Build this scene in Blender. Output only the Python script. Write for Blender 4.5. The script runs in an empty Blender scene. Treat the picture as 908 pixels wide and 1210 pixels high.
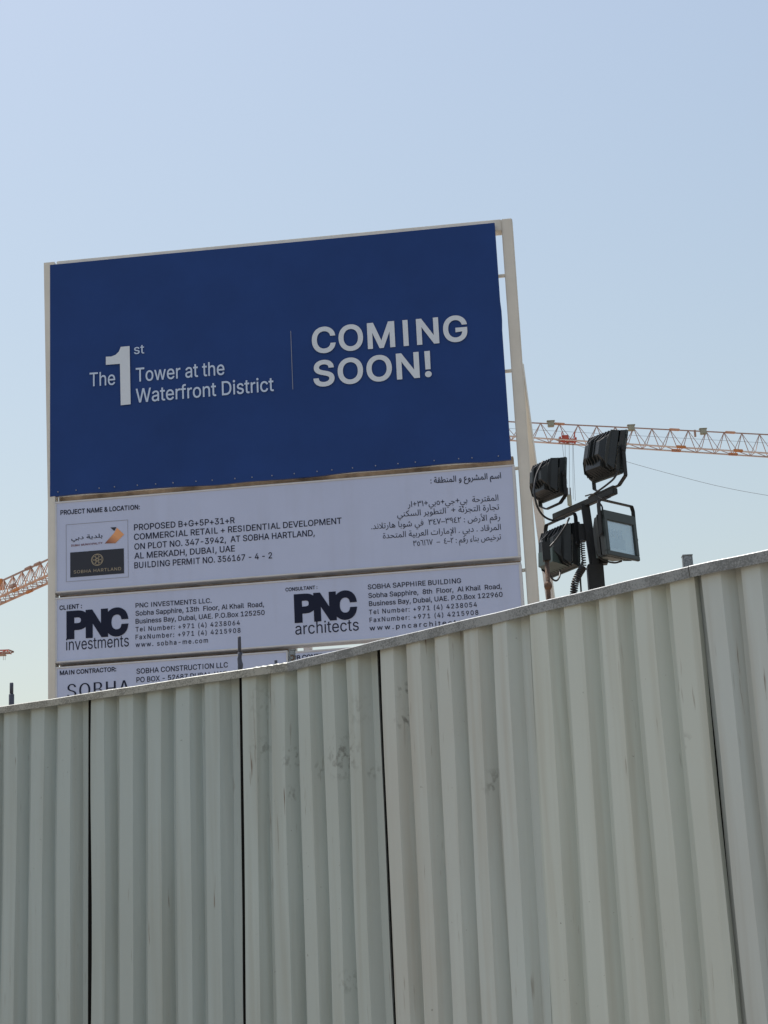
import bpy, bmesh, math, random, os
from mathutils import Vector, Matrix, geometry
random.seed(7)
SC = bpy.context.scene
COL = SC.collection
# ------------------------------------------------------------------ camera
EYE = 1.6
F_PX, PITCH, ROLL = 2348.5, math.radians(15.981), math.radians(-2.839)   # photograph is 908 x 1210
PW, PH = 908.0, 1210.0
_cp, _sp, _cr, _sr = math.cos(PITCH), math.sin(PITCH), math.cos(ROLL), math.sin(ROLL)
_x0 = Vector((1, 0, 0)); _u0 = Vector((0, -_sp, _cp)); FWD = Vector((0, _cp, _sp))
RIGHT = _cr*_x0 + _sr*_u0; UP = -_sr*_x0 + _cr*_u0
cam_data = bpy.data.cameras.new('camera'); cam = bpy.data.objects.new('camera', cam_data); COL.objects.link(cam)
m = Matrix((RIGHT, UP, -FWD)).transposed().to_4x4(); m.translation = Vector((0, 0, EYE)); cam.matrix_world = m
cam_data.sensor_width = 36; cam_data.sensor_fit = 'VERTICAL'; cam_data.sensor_height = 36
cam_data.lens = F_PX/PH*36; cam_data.clip_start = 0.1; cam_data.clip_end = 5000
SC.camera = cam
# ------------------------------------------------------------------ sky and sun
SUN_EL, SUN_AZ = math.radians(70), math.radians(-41)      # azimuth from +Y towards +X
SKY_STRENGTH, SUN_STRENGTH, EXPOSURE = 0.10, 3.5, 0.48
world = bpy.data.worlds.new('World'); SC.world = world; world.use_nodes = True
wn = world.node_tree; wn.nodes.clear()
sky = wn.nodes.new('ShaderNodeTexSky'); sky.sky_type = 'NISHITA'; sky.sun_disc = False
sky.sun_elevation = SUN_EL; sky.sun_rotation = SUN_AZ
sky.air_density = 1.85; sky.dust_density = 2.2; sky.ozone_density = 0.6; sky.altitude = 0
bg = wn.nodes.new('ShaderNodeBackground'); bg.inputs['Strength'].default_value = SKY_STRENGTH
wo = wn.nodes.new('ShaderNodeOutputWorld')
wb = wn.nodes.new('ShaderNodeMix'); wb.data_type = 'RGBA'; wb.blend_type = 'MULTIPLY'; wb.inputs['Factor'].default_value = 1
wb.inputs[7].default_value = (.99, 0.932, 0.915, 1)         # the phone's white balance
wn.links.new(sky.outputs[0], wb.inputs[6]); wn.links.new(wb.outputs[2], bg.inputs[0]); wn.links.new(bg.outputs[0], wo.inputs[0])
sun_data = bpy.data.lights.new('sun', 'SUN'); sun_data.energy = SUN_STRENGTH; sun_data.angle = math.radians(0.5)
sun_data.color = (1.0, 0.95, 0.88)
sun = bpy.data.objects.new('sun', sun_data); COL.objects.link(sun)
sdir = Vector((math.sin(SUN_AZ)*math.cos(SUN_EL), math.cos(SUN_AZ)*math.cos(SUN_EL), math.sin(SUN_EL)))
sun.rotation_euler = sdir.to_track_quat('Z', 'Y').to_euler(); sun.location = (0, 0, 60)
SC.view_settings.view_transform = 'Standard'; SC.view_settings.look = 'None'
SC.view_settings.gamma = 1; SC.view_settings.exposure = EXPOSURE
# ------------------------------------------------------------------ measuring
CAM = Vector((0, 0, EYE))
def ray(px, py): return FWD + (px-PW/2)/F_PX*RIGHT - (py-PH/2)/F_PX*UP
def at_z(px, py, z): v = ray(px, py); return CAM + v*((z-EYE)/v.z)
def at_y(px, py, y): v = ray(px, py); return CAM + v*(y/v.y)
YAW = math.radians(-6.2556); BO = Vector((-4.5412, 26, 0))
BE = Vector((math.cos(YAW), math.sin(YAW), 0)); BD = Vector((-math.sin(YAW), math.cos(YAW), 0))
def on_board(px, py, t=0.0):       # pixel -> (u, z) on the vertical plane t metres behind the board front
    v = ray(px, py); s = ((BO + t*BD - CAM).dot(BD))/v.dot(BD); P = CAM + v*s
    return (P-BO).dot(BE), P.z
# ------------------------------------------------------------------ materials
def mat(name, col, rough=.5, metal=0, var=.06, scale=6, bump=0, bscale=60, col2=None, streak=None, spec=.5):
    """base colour with low-contrast noise variation; optional second colour in patches, optional vertical streaks"""
    M = bpy.data.materials.new(name); M.use_nodes = True; n = M.node_tree.nodes; L = M.node_tree.links
    b = n['Principled BSDF']; b.inputs['Roughness'].default_value = rough; b.inputs['Metallic'].default_value = metal
    b.inputs['Specular IOR Level'].default_value = spec
    tc = n.new('ShaderNodeTexCoord')
    nz = n.new('ShaderNodeTexNoise'); nz.inputs['Scale'].default_value = scale; nz.inputs['Detail'].default_value = 8
    nz.inputs['Roughness'].default_value = .6
    L.new(tc.outputs['Object'], nz.inputs['Vector'])
    cr = n.new('ShaderNodeValToRGB'); cr.color_ramp.elements[0].position = .3; cr.color_ramp.elements[1].position = .7
    c0 = tuple(max(0, c*(1-var)) for c in col); c1 = tuple(min(1, c*(1+var)) for c in col)
    if col2: c0 = col2
    cr.color_ramp.elements[0].color = (*c0, 1); cr.color_ramp.elements[1].color = (*c1, 1)
    L.new(nz.outputs['Fac'], cr.inputs['Fac']); last = cr.outputs['Color']
    if streak:
        mp = n.new('ShaderNodeMapping'); mp.inputs['Scale'].default_value = (streak[1], streak[1], streak[2])
        L.new(tc.outputs['Object'], mp.inputs['Vector'])
        n2 = n.new('ShaderNodeTexNoise'); n2.inputs['Scale'].default_value = 1; n2.inputs['Detail'].default_value = 5
        L.new(mp.outputs[0], n2.inputs['Vector'])
        r2 = n.new('ShaderNodeValToRGB'); r2.color_ramp.elements[0].position = .52; r2.color_ramp.elements[1].position = .78
        r2.color_ramp.elements[0].color = (0, 0, 0, 1); r2.color_ramp.elements[1].color = (streak[3],)*3 + (1,)
        L.new(n2.outputs['Fac'], r2.inputs['Fac'])
        mx = n.new('ShaderNodeMix'); mx.data_type = 'RGBA'
        L.new(r2.outputs['Color'], mx.inputs['Factor']); L.new(last, mx.inputs[6]); mx.inputs[7].default_value = (*streak[0], 1)
        last = mx.outputs[2]
    L.new(last, b.inputs['Base Color'])
    if bump:
        n3 = n.new('ShaderNodeTexNoise'); n3.inputs['Scale'].default_value = bscale; n3.inputs['Detail'].default_value = 6
        L.new(tc.outputs['Object'], n3.inputs['Vector'])
        bp = n.new('ShaderNodeBump'); bp.inputs['Strength'].default_value = bump; bp.inputs['Distance'].default_value = .01
        L.new(n3.outputs['Fac'], bp.inputs['Height']); L.new(bp.outputs['Normal'], b.inputs['Normal'])
    return M
def S(r, g, b):   # sRGB 0-255 -> linear
    return tuple(((c/255)/12.92 if c/255 <= .04045 else ((c/255+.055)/1.055)**2.4) for c in (r, g, b))
M_sand = mat('sand', (.24, .20, .16), .95, var=.15, scale=.4, bump=.5, bscale=8)
M_cream = mat('cream_paint', (.70, .68, .62), .45, var=.05, scale=3, streak=((.42, .36, .28), 6, .5, .35))
M_pframe = mat('pale_panel_frame', (.62, .64, .68), .45, var=.05, scale=3, streak=((.42, .38, .32), 6, .5, .3))
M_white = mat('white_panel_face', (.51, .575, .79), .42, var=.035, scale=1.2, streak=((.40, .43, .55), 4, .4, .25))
M_blue = mat('blue_banner', (.016, .052, .205), .5, var=.10, scale=.9, bump=.06, bscale=2.2, spec=.2)
M_print = mat('navy_print', (.010, .014, .038), .5, var=.05, spec=.2)
M_pale = mat('pale_blue_print', (.54, .66, .86), .45, var=.03)
M_grey_print = mat('grey_print', (.66, .73, .82), .45, var=.03)
M_logo_dark = mat('dark_logo_print', (.018, .02, .035), .4, var=.05)
M_gold = mat('gold_print', (.42, .36, .26), .5, var=.05)
M_line = mat('thin_line_print', (.30, .32, .38), .5, var=.05)
M_red_print = mat('maroon_print', (.16, .03, .04), .5, var=.05)
M_black = mat('black_metal', (.013, .014, .016), .5, var=.25, scale=14, bump=.15, bscale=90, spec=.4)
M_housing = mat('dark_grey_housing', (.020, .023, .025), .42, var=.2, scale=10, bump=.1, bscale=70)
M_driver = mat('green_grey_box', (.05, .075, .07), .4, var=.15, scale=12)
M_frame = mat('grey_green_bezel', (.045, .058, .06), .45, var=.12, scale=12)
M_cable = mat('black_cable', (.018, .018, .02), .45, var=.2, scale=30)
M_rod = mat('slate_steel', (.065, .07, .10), .55, var=.3, scale=25, bump=.3, bscale=120)
M_rust = mat('rusty_pipe', (.15, .085, .05), .8, var=.3, scale=20, col2=(.04, .035, .035), bump=.4, bscale=80)
M_crane = mat('crane_paint', (.60, .36, .25), .6, var=.15, scale=.6, col2=(.46, .26, .17))
M_crane_p = mat('pale_crane_paint', (.75, .62, .55), .6, var=.12, scale=.8, col2=(.62, .46, .38))
M_crane_o = mat('orange_crane_paint', (.60, .24, .08), .6, var=.15, scale=1)
M_crane_r = mat('red_trolley_paint', (.50, .09, .06), .6, var=.15, scale=2)
M_crane_g = mat('grey_green_fixture', (.34, .35, .28), .6, var=.15, scale=2)
M_crane_d = mat('hazed_crane_steel', (.40, .26, .21), .6, var=.15, scale=2)  # distance haze is mixed into this steel colour
M_rope = mat('steel_rope', (.16, .16, .17), .6, var=.1)
M_dark = mat('gap_shade_steel', (.012, .012, .012), 1.0, var=.2, spec=.05)  # near-black, seam gap shade put into the post colour
M_brown = mat('gap_shade_brown', (.34, .27, .20), .6, var=.2, scale=5, col2=(.16, .12, .09))  # brown holds the shade of the recess between sign boxes

def galv(name, base):
    M = bpy.data.materials.new(name); M.use_nodes = True; n = M.node_tree.nodes; L = M.node_tree.links; b = n['Principled BSDF']
    tc = n.new('ShaderNodeTexCoord')
    v = n.new('ShaderNodeTexVoronoi'); v.inputs['Scale'].default_value = 170; L.new(tc.outputs['Object'], v.inputs['Vector'])
    z = n.new('ShaderNodeTexNoise'); z.inputs['Scale'].default_value = 9; z.inputs['Detail'].default_value = 9; L.new(tc.outputs['Object'], z.inputs['Vector'])
    z2 = n.new('ShaderNodeTexNoise'); z2.inputs['Scale'].default_value = 150; z2.inputs['Detail'].default_value = 3; L.new(tc.outputs['Object'], z2.inputs['Vector'])
    a = n.new('ShaderNodeMath'); a.operation = 'MULTIPLY_ADD'; L.new(v.outputs['Color'], a.inputs[0]); a.inputs[1].default_value = .35; L.new(z.outputs['Fac'], a.inputs[2])
    a2 = n.new('ShaderNodeMath'); a2.operation = 'MULTIPLY_ADD'; L.new(z2.outputs['Fac'], a2.inputs[0]); a2.inputs[1].default_value = .9; L.new(a.outputs[0], a2.inputs[2])
    r = n.new('ShaderNodeValToRGB'); r.color_ramp.elements[0].position = .75; r.color_ramp.elements[1].position = 1.55/1.0 if False else 1.0
    r.color_ramp.elements[0].position = .80
    d = n.new('ShaderNodeMath'); d.operation = 'MULTIPLY'; d.inputs[1].default_value = .82; L.new(a2.outputs[0], d.inputs[0])
    r.color_ramp.elements[0].color = (*[c*.68 for c in base], 1); r.color_ramp.elements[1].color = (*[min(1, c*1.2) for c in base], 1)
    L.new(d.outputs[0], r.inputs['Fac']); L.new(r.outputs['Color'], b.inputs['Base Color'])
    b.inputs['Metallic'].default_value = .35; b.inputs['Roughness'].default_value = .5
    return M
M_galv = galv('galvanised_steel', (.25, .27, .285))
M_galv_old = galv('dull_galvanised_steel', (.31, .325, .31))

def sheet_material(name, base, dusty, scuffs=()):
    """painted corrugated sheet: faint patches, vertical dust streaks, small rust and scuff marks"""
    M = bpy.data.materials.new(name); M.use_nodes = True; n = M.node_tree.nodes; L = M.node_tree.links; b = n['Principled BSDF']
    b.inputs['Roughness'].default_value = .42; b.inputs['Specular IOR Level'].default_value = .35
    tc = n.new('ShaderNodeTexCoord'); W = tc.outputs['Object']
    def noise(sc, det, scale3=None, off=0):
        t = n.new('ShaderNodeTexNoise'); t.inputs['Scale'].default_value = sc; t.inputs['Detail'].default_value = det
        mp = n.new('ShaderNodeMapping'); mp.inputs['Location'].default_value = (off, off*.7, off*1.3)
        if scale3: mp.inputs['Scale'].default_value = scale3
        L.new(W, mp.inputs['Vector']); L.new(mp.outputs[0], t.inputs['Vector']); return t.outputs['Fac']
    def ramp(src, p0, p1, v1=1.0):
        r = n.new('ShaderNodeMapRange'); r.inputs[1].default_value = p0; r.inputs[2].default_value = p1; r.inputs[3].default_value = 0; r.inputs[4].default_value = v1
        L.new(src, r.inputs[0]); return r.outputs[0]
    def mix(fac, a, c):
        x = n.new('ShaderNodeMix'); x.data_type = 'RGBA'; L.new(fac, x.inputs['Factor'])
        if isinstance(a, tuple): x.inputs[6].default_value = (*a, 1)
        else: L.new(a, x.inputs[6])
        x.inputs[7].default_value = (*c, 1); return x.outputs[2]
    def mul(a, c):
        x = n.new('ShaderNodeMath'); x.operation = 'MULTIPLY'; L.new(a, x.inputs[0])
        if isinstance(c, float): x.inputs[1].default_value = c
        else: L.new(c, x.inputs[1])
        return x.outputs[0]
    c = mix(ramp(noise(.9, 5), .35, .7, .6), base, dusty)
    c = mix(ramp(noise(1, 5, (16, 16, .5), 3), .48, .74, .45), c, (dusty[0]*.74, dusty[1]*.68, dusty[2]*.60))      # drip streaks
    c = mix(ramp(noise(1, 4, (30, 30, .9), 9), .58, .8, .30), c, tuple(min(1, q*1.18) for q in base))
    c = mix(mul(ramp(noise(55, 3, None, 5), .72, .78, .55), ramp(noise(2.2, 3, None, 8), .48, .62)), c, (.10, .085, .07))   # specks
    c = mix(mul(ramp(noise(1, 3, (60, 60, 4), 12), .66, .74, .9), ramp(noise(1.5, 3, None, 15), .50, .62)), c, (.14, .085, .05))  # thin rust runs
    for (P, r, s) in scuffs:
        d = n.new('ShaderNodeVectorMath'); d.operation = 'DISTANCE'; L.new(W, d.inputs[0]); d.inputs[1].default_value = P
        near = ramp(d.outputs['Value'], r, r*.25)
        c = mix(mul(near, ramp(noise(46, 7, (1, 1, .7), P[0]*9), .50, .64, s*.85)), c, (.13, .13, .115))
    L.new(c, b.inputs['Base Color'])
    bp = n.new('ShaderNodeBump'); bp.inputs['Strength'].default_value = .35; bp.inputs['Distance'].default_value = .02
    L.new(noise(3.0, 4, (1.6, 1.6, .6), 21), bp.inputs['Height']); L.new(bp.outputs['Normal'], b.inputs['Normal'])
    return M

def glass_mat():
    M = bpy.data.materials.new('lamp_glass'); M.use_nodes = True; n = M.node_tree.nodes; L = M.node_tree.links; n.clear()
    t = n.new('ShaderNodeBsdfTransparent'); t.inputs[0].default_value = (.86, .90, .88, 1)
    g_ = n.new('ShaderNodeBsdfGlossy'); g_.inputs['Roughness'].default_value = .04; g_.inputs[0].default_value = (.9, .95, 1, 1)
    mx = n.new('ShaderNodeMixShader'); mx.inputs[0].default_value = .42; o = n.new('ShaderNodeOutputMaterial')
    L.new(t.outputs[0], mx.inputs[1]); L.new(g_.outputs[0], mx.inputs[2]); L.new(mx.outputs[0], o.inputs[0]); return M
M_glass = glass_mat()
M_led = mat('lamp_reflector', (.74, .75, .70), .3, var=.05)
M_lsrc = mat('unlit_yellow_phosphor', (.62, .55, .22), .4, var=.08)
def emblem_mat():
    M = bpy.data.materials.new('orange_emblem_print'); M.use_nodes = True; n = M.node_tree.nodes; L = M.node_tree.links
    tc = n.new('ShaderNodeTexCoord'); sx = n.new('ShaderNodeSeparateXYZ'); L.new(tc.outputs['Generated'], sx.inputs[0])
    a = n.new('ShaderNodeMath'); a.operation = 'ADD'; L.new(sx.outputs[0], a.inputs[0]); L.new(sx.outputs[2], a.inputs[1])
    r = n.new('ShaderNodeValToRGB'); e = r.color_ramp.elements
    e[0].position = .05; e[0].color = (.17, .045, .05, 1); e[1].position = .62; e[1].color = (.80, .38, .17, 1)
    h = n.new('ShaderNodeMath'); h.operation = 'MULTIPLY'; h.inputs[1].default_value = .6; L.new(a.outputs[0], h.inputs[0])
    L.new(h.outputs[0], r.inputs[0]); L.new(r.outputs[0], n['Principled BSDF'].inputs['Base Color'])
    return M
M_emblem = emblem_mat()

# ------------------------------------------------------------------ building helpers
class MB:
    def __init__(s): s.bm = bmesh.new()
    def box(s, lo, hi, bevel=0):
        x0, y0, z0 = lo; x1, y1, z1 = hi
        b2 = bmesh.new(); bmesh.ops.create_cube(b2, size=1)
        for v in b2.verts: v.co = Vector(((x0+x1)/2+v.co.x*(x1-x0), (y0+y1)/2+v.co.y*(y1-y0), (z0+z1)/2+v.co.z*(z1-z0)))
        if bevel: bmesh.ops.bevel(b2, geom=b2.edges[:], offset=bevel, segments=2, affect='EDGES')
        s._merge(b2); return s
    def _merge(s, b2, M=None):
        if M is not None: b2.transform(M)
        t = bpy.data.meshes.new('tmp'); b2.to_mesh(t); b2.free(); s.bm.from_mesh(t); bpy.data.meshes.remove(t)
    def bar(s, a, b, w, h=None, up=(0, 0, 1), bevel=0):
        """rectangular bar from a to b; w across, h along up"""
        a = Vector(a); b = Vector(b); h = h or w; d = b-a; L = d.length; d.normalize(); u = Vector(up)
        if abs(d.dot(u)) > .98: u = Vector((0, 1, 0))
        x = d.cross(u).normalized(); u = x.cross(d).normalized()
        b2 = bmesh.new(); bmesh.ops.create_cube(b2, size=1)
        for v in b2.verts: v.co = Vector((v.co.x*w, v.co.y*L, v.co.z*h))
        if bevel: bmesh.ops.bevel(b2, geom=b2.edges[:], offset=bevel, segments=2, affect='EDGES')
        M = Matrix((x, d, u)).transposed().to_4x4(); M.translation = (a+b)/2
        s._merge(b2, M); return s
    def tube(s, pts, r, seg=8, cap=True):
        pts = [Vector(p) for p in pts]; rings = []
        rr = r if isinstance(r, (list, tuple)) else [r]*len(pts)
        prev = None
        for i, p in enumerate(pts):
            d = (pts[min(i+1, len(pts)-1)]-pts[max(i-1, 0)]).normalized()
            if prev is None: n = d.orthogonal().normalized()
            else:
                n = prev - d*prev.dot(d); n = n.normalized() if n.length > 1e-6 else d.orthogonal().normalized()
            prev = n; q = d.cross(n)
            rings.append([s.bm.verts.new(p + rr[i]*(math.cos(2*math.pi*k/seg)*n + math.sin(2*math.pi*k/seg)*q)) for k in range(seg)])
        for A, B in zip(rings, rings[1:]):
            for k in range(seg):
                f = s.bm.faces.new((A[k], A[(k+1) % seg], B[(k+1) % seg], B[k])); f.smooth = seg > 6
        if cap: s.bm.faces.new(rings[0][::-1]); s.bm.faces.new(rings[-1])
        return s
    def poly(s, pts): s.bm.faces.new([s.bm.verts.new(p) for p in pts]); return s
    def frustum(s, A, B):
        va = [s.bm.verts.new(p) for p in A]; vb = [s.bm.verts.new(p) for p in B]; n = len(A)
        s.bm.faces.new(va[::-1]); s.bm.faces.new(vb)
        for k in range(n): s.bm.faces.new((va[k], va[(k+1) % n], vb[(k+1) % n], vb[k]))
        return s
    def build(s, name, material, parent=None, recalc=True):
        if recalc: bmesh.ops.recalc_face_normals(s.bm, faces=s.bm.faces[:])
        me = bpy.data.meshes.new(name); s.bm.to_mesh(me); s.bm.free()
        if material: me.materials.append(material)
        o = bpy.data.objects.new(name, me); COL.objects.link(o)
        if parent: o.parent = parent
        return o
def smooth_path(pts, n=8):
    pts = [Vector(p) for p in pts]; out = []
    P = [pts[0]*2-pts[1]] + pts + [pts[-1]*2-pts[-2]]
    for i in range(1, len(P)-2):
        for k in range(n):
            t = k/n; a, b, c, d = P[i-1:i+3]
            out.append(.5*((2*b)+(c-a)*t+(2*a-5*b+4*c-d)*t*t+(3*b-a-3*c+d)*t**3))
    out.append(pts[-1]); return out
def thing(name, label, cat, loc=(0, 0, 0), rz=0, group=None):
    o = bpy.data.objects.new(name, None); COL.objects.link(o); o.location = loc; o.rotation_euler = (0, 0, rz)
    o.empty_display_size = .3; tag(o, label, cat, group); return o
def tag(o, label, cat, group=None):
    o['label'] = label; o['category'] = cat
    if group: o['group'] = group
    return o
# ------------------------------------------------------------------ ground
g = MB()
N = 24
for i in range(N):
    for j in range(N):
        def gp(a, b): return (-3000+6000*a/N, -3000+6000*b/N, 0)
        g.poly([gp(i, j), gp(i+1, j), gp(i+1, j+1), gp(i, j+1)])
bmesh.ops.remove_doubles(g.bm, verts=g.bm.verts[:], dist=.01)
gr = g.build('ground', M_sand); gr['kind'] = 'structure'

# ------------------------------------------------------------------ lettering
def load_font():
    try: return bpy.data.fonts.load(os.path.join(bpy.utils.system_resource('DATAFILES'), 'fonts', 'Inter.woff2'))
    except Exception: return None
INTER = load_font()
def text_mesh(body, bold=0.0, font='inter', spacing=1.0, word=1.0, res=4):
    """outlines of a line of print, filled contour by contour (so overlapping strokes stay solid)"""
    c = bpy.data.curves.new('text', 'FONT'); c.body = body; c.resolution_u = res
    if font == 'inter' and INTER: c.font = INTER
    c.space_character = spacing; c.space_word = word; c.fill_mode = 'NONE'
    o = bpy.data.objects.new('text', c); COL.objects.link(o)
    dg = bpy.context.evaluated_depsgraph_get()
    me = bpy.data.meshes.new_from_object(o.evaluated_get(dg), depsgraph=dg)
    bpy.data.objects.remove(o); bpy.data.curves.remove(c)
    co = [v.co.copy() for v in me.vertices]; nb = {}
    for e in me.edges:
        i, j = e.vertices; nb.setdefault(i, []).append(j); nb.setdefault(j, []).append(i)
    seen = set(); loops = []
    for i0 in range(len(co)):
        if i0 in seen or i0 not in nb: continue
        loop = [i0]; seen.add(i0); cur = i0
        while True:
            nx = [k for k in nb[cur] if k not in seen]
            if not nx: break
            # keep curve direction: vertices are numbered along the contour
            nx.sort(key=lambda k: abs(k-cur)); cur = nx[0]; seen.add(cur); loop.append(cur)
        P = [Vector((co[k].x, co[k].y)) for k in loop]; Q = []
        if loop[1] < loop[0] or (len(loop) > 2 and loop[2] < loop[1]): P = P[::-1]
        for p in P:
            if not Q or (p-Q[-1]).length > 1e-5: Q.append(p)
        if len(Q) > 2 and (Q[0]-Q[-1]).length < 1e-5: Q.pop()
        if len(Q) > 2: loops.append(Q)
    def area(P): return .5*sum(P[k-1].x*P[k].y-P[k].x*P[k-1].y for k in range(len(P)))
    def offset(P, d, s_):
        n = len(P); out = []
        for k in range(n):
            a_, b_, c_ = P[k-1], P[k], P[(k+1) % n]
            e1 = (b_-a_).normalized(); e2 = (c_-b_).normalized()
            n1 = Vector((e1.y, -e1.x))*s_; n2 = Vector((e2.y, -e2.x))*s_; m_ = n1+n2
            L_ = m_.length
            v_ = (m_/L_/max(.5, L_/2) if L_ > .05 else n1)
            out.append(b_ + (Vector((v_.x*d[0], v_.y*d[1])) if isinstance(d, tuple) else v_*d))
        return out
    items = sorted([(min(p.x for p in P), max(p.x for p in P), P) for P in loops], key=lambda q_: q_[0]); cl = []
    for x0, x1, P in items:
        if cl and x0 < cl[-1][0]+1e-4: cl[-1][0] = max(cl[-1][0], x1); cl[-1][1].append(P)
        else: cl.append([x1, [P]])
    bpy.data.meshes.remove(me); V = []; F = []
    for ci, (_, L_) in enumerate(cl):
        if font == 'inter' and len(L_) == 1 and len(L_[0]) == 12:          # plain stem for a capital I
            P = L_[0]; xa, xb = min(p.x for p in P), max(p.x for p in P); ya, yb = min(p.y for p in P), max(p.y for p in P); cx = (xa+xb)/2
            at = lambda e: [p for p in P if abs(p.y-e) < 1e-4]
            if len(at(yb)) == 2 and len(at(ya)) == 2 and abs(sum(p.x for p in P)/12-cx) < 1e-3 and abs(max(p.x for p in at(yb))-xb) < 1e-4:
                w_ = min(abs(p.x-cx) for p in P); L_ = [[Vector((cx-w_, ya)), Vector((cx+w_, ya)), Vector((cx+w_, yb)), Vector((cx-w_, yb))]]
        sg = 1 if area(max(L_, key=lambda P: abs(area(P)))) > 0 else -1
        if bold: L_ = [offset(P, bold, sg) for P in L_]       # outlines grow, holes shrink
        vs = []; es = []
        for P in L_:
            b0 = len(vs); vs += P; es += [(b0+k, b0+(k+1) % len(P)) for k in range(len(P))]
        r = geometry.delaunay_2d_cdt(vs, es, [], 0, 1e-6); vo, fo = r[0], r[2]; base = len(V)
        V += [(p.x, p.y, 0) for p in vo]
        for f in fo:
            c_ = (vo[f[0]]+vo[f[1]]+vo[f[2]])/3; wn_ = 0
            for P in L_:
                for k in range(len(P)):
                    a_, b_ = P[k-1], P[k]
                    if (a_.y > c_.y) != (b_.y > c_.y) and c_.x < (b_.x-a_.x)*(c_.y-a_.y)/(b_.y-a_.y)+a_.x: wn_ += 1 if b_.y > a_.y else -1
            if wn_: F.append(tuple(base+q_ for q_ in f))
    me = bpy.data.meshes.new('lettering'); me.from_pydata(V, [], F); me.update(); return me
def cap_height(font='inter'):
    me = text_mesh('H', font=font); h = max(v.co.y for v in me.vertices); bpy.data.meshes.remove(me); return h
CAPH = cap_height()
def write(parent, body, p0, p1, cap, material, t=0.0, bold=0.0, spacing=1.0, font='inter', ref=None, name='lettering', split=False):
    """one line of print whose ink runs from pixel p0 to pixel p1 along its baseline; cap = capital height in pixels"""
    me = text_mesh(body, bold, font, spacing)
    xs = [v.co.x for v in me.vertices]; x0, x1 = min(xs), max(xs)
    u0, z0 = on_board(*p0, t); u1, z1 = on_board(*p1, t)
    mx, my = (p0[0]+p1[0])/2, (p0[1]+p1[1])/2
    hz = on_board(mx, my-cap, t)[1] - on_board(mx, my, t)[1]
    sx = (u1-u0)/(x1-x0); sz = hz/(ref or CAPH); z = (z0+z1)/2
    slope = (z1-z0)/(u1-u0)
    if abs(slope) > .02: slope = math.copysign(.02, slope)
    um = (u0+u1)/2
    for v in me.vertices:
        uu = u0+(v.co.x-x0)*sx
        v.co = Vector((uu, t-.0004*v.co.z, z+v.co.y*sz+slope*(uu-um)))
    me.materials.append(material)
    if split:                                     # one object per letter
        bm = bmesh.new(); bm.from_mesh(me); bm.verts.ensure_lookup_table(); seen = set(); isl = []
        for v0 in bm.verts:
            if v0.index in seen: continue
            st = [v0]; seen.add(v0.index); vs = []
            while st:
                v = st.pop(); vs.append(v)
                for e in v.link_edges:
                    w = e.other_vert(v)
                    if w.index not in seen: seen.add(w.index); st.append(w)
            isl.append([min(v.co.x for v in vs), max(v.co.x for v in vs), vs])
        isl.sort(key=lambda q_: q_[0]); grp = []
        for a, b, vs in isl:
            if grp and a < grp[-1][1]-.2*min(b-a, grp[-1][1]-grp[-1][0]): grp[-1][1] = max(grp[-1][1], b); grp[-1][2] += vs
            else: grp.append([a, b, list(vs)])
        for a, b, vs in grp:
            ids = {v.index: k for k, v in enumerate(vs)}; m2 = bpy.data.meshes.new('letter')
            m2.from_pydata([v.co[:] for v in vs], [], [[ids[v.index] for v in f.verts] for f in bm.faces if f.verts[0].index in ids]); m2.update()
            m2.materials.append(material); o = bpy.data.objects.new('letter', m2); COL.objects.link(o); o.parent = parent
        bm.free(); return None
    o = bpy.data.objects.new(name, me); COL.objects.link(o); o.parent = parent
    if name == 'lettering': o['kind'] = 'stuff'
    return o

# Arabic: joined presentation forms, laid out right to left
AR = {'ا': (0xFE8D, 2), 'أ': (0xFE83, 2), 'إ': (0xFE87, 2), 'ب': (0xFE8F, 4), 'ة': (0xFE93, 2), 'ت': (0xFE95, 4), 'ج': (0xFE9D, 4),
      'ح': (0xFEA1, 4), 'خ': (0xFEA5, 4), 'د': (0xFEA9, 2), 'ر': (0xFEAD, 2), 'ز': (0xFEAF, 2), 'س': (0xFEB1, 4), 'ش': (0xFEB5, 4),
      'ص': (0xFEB9, 4), 'ض': (0xFEBD, 4), 'ط': (0xFEC1, 4), 'ع': (0xFEC9, 4), 'ف': (0xFED1, 4), 'ق': (0xFED5, 4), 'ك': (0xFED9, 4),
      'ل': (0xFEDD, 4), 'م': (0xFEE1, 4), 'ن': (0xFEE5, 4), 'ه': (0xFEE9, 4), 'و': (0xFEED, 2), 'ي': (0xFEF1, 4), 'ئ': (0xFE89, 4), 'ء': (0xFE80, 1)}
def arabic(s):
    out = []; i = 0; prev_joins = False
    while i < len(s):
        ch = s[i]
        if ch == 'ل' and i+1 < len(s) and s[i+1] in 'اأإ':
            base = {'ا': 0xFEFB, 'أ': 0xFEF7, 'إ': 0xFEF9}[s[i+1]]
            out.append(chr(base + (1 if prev_joins else 0))); prev_joins = False; i += 2; continue
        if ch in AR:
            base, k = AR[ch]; nxt = i+1 < len(s) and s[i+1] in AR and s[i+1] != 'ء'
            if k == 4: f = (3 if nxt else 1) if prev_joins else (2 if nxt else 0)
            elif k == 2: f = 1 if prev_joins else 0
            else: f = 0
            out.append(chr(base+f)); prev_joins = (k == 4)
        else: out.append(ch); prev_joins = False
        i += 1
    # reverse, but keep runs of digits in reading order
    res = []; run = []
    for ch in out:
        if '\u0660' <= ch <= '\u0669': run.append(ch)
        else:
            res = ([*run] if run else []) + res; run = []; res = [ch] + res
    res = run + res
    return ''.join(res)
AREF = None
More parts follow.
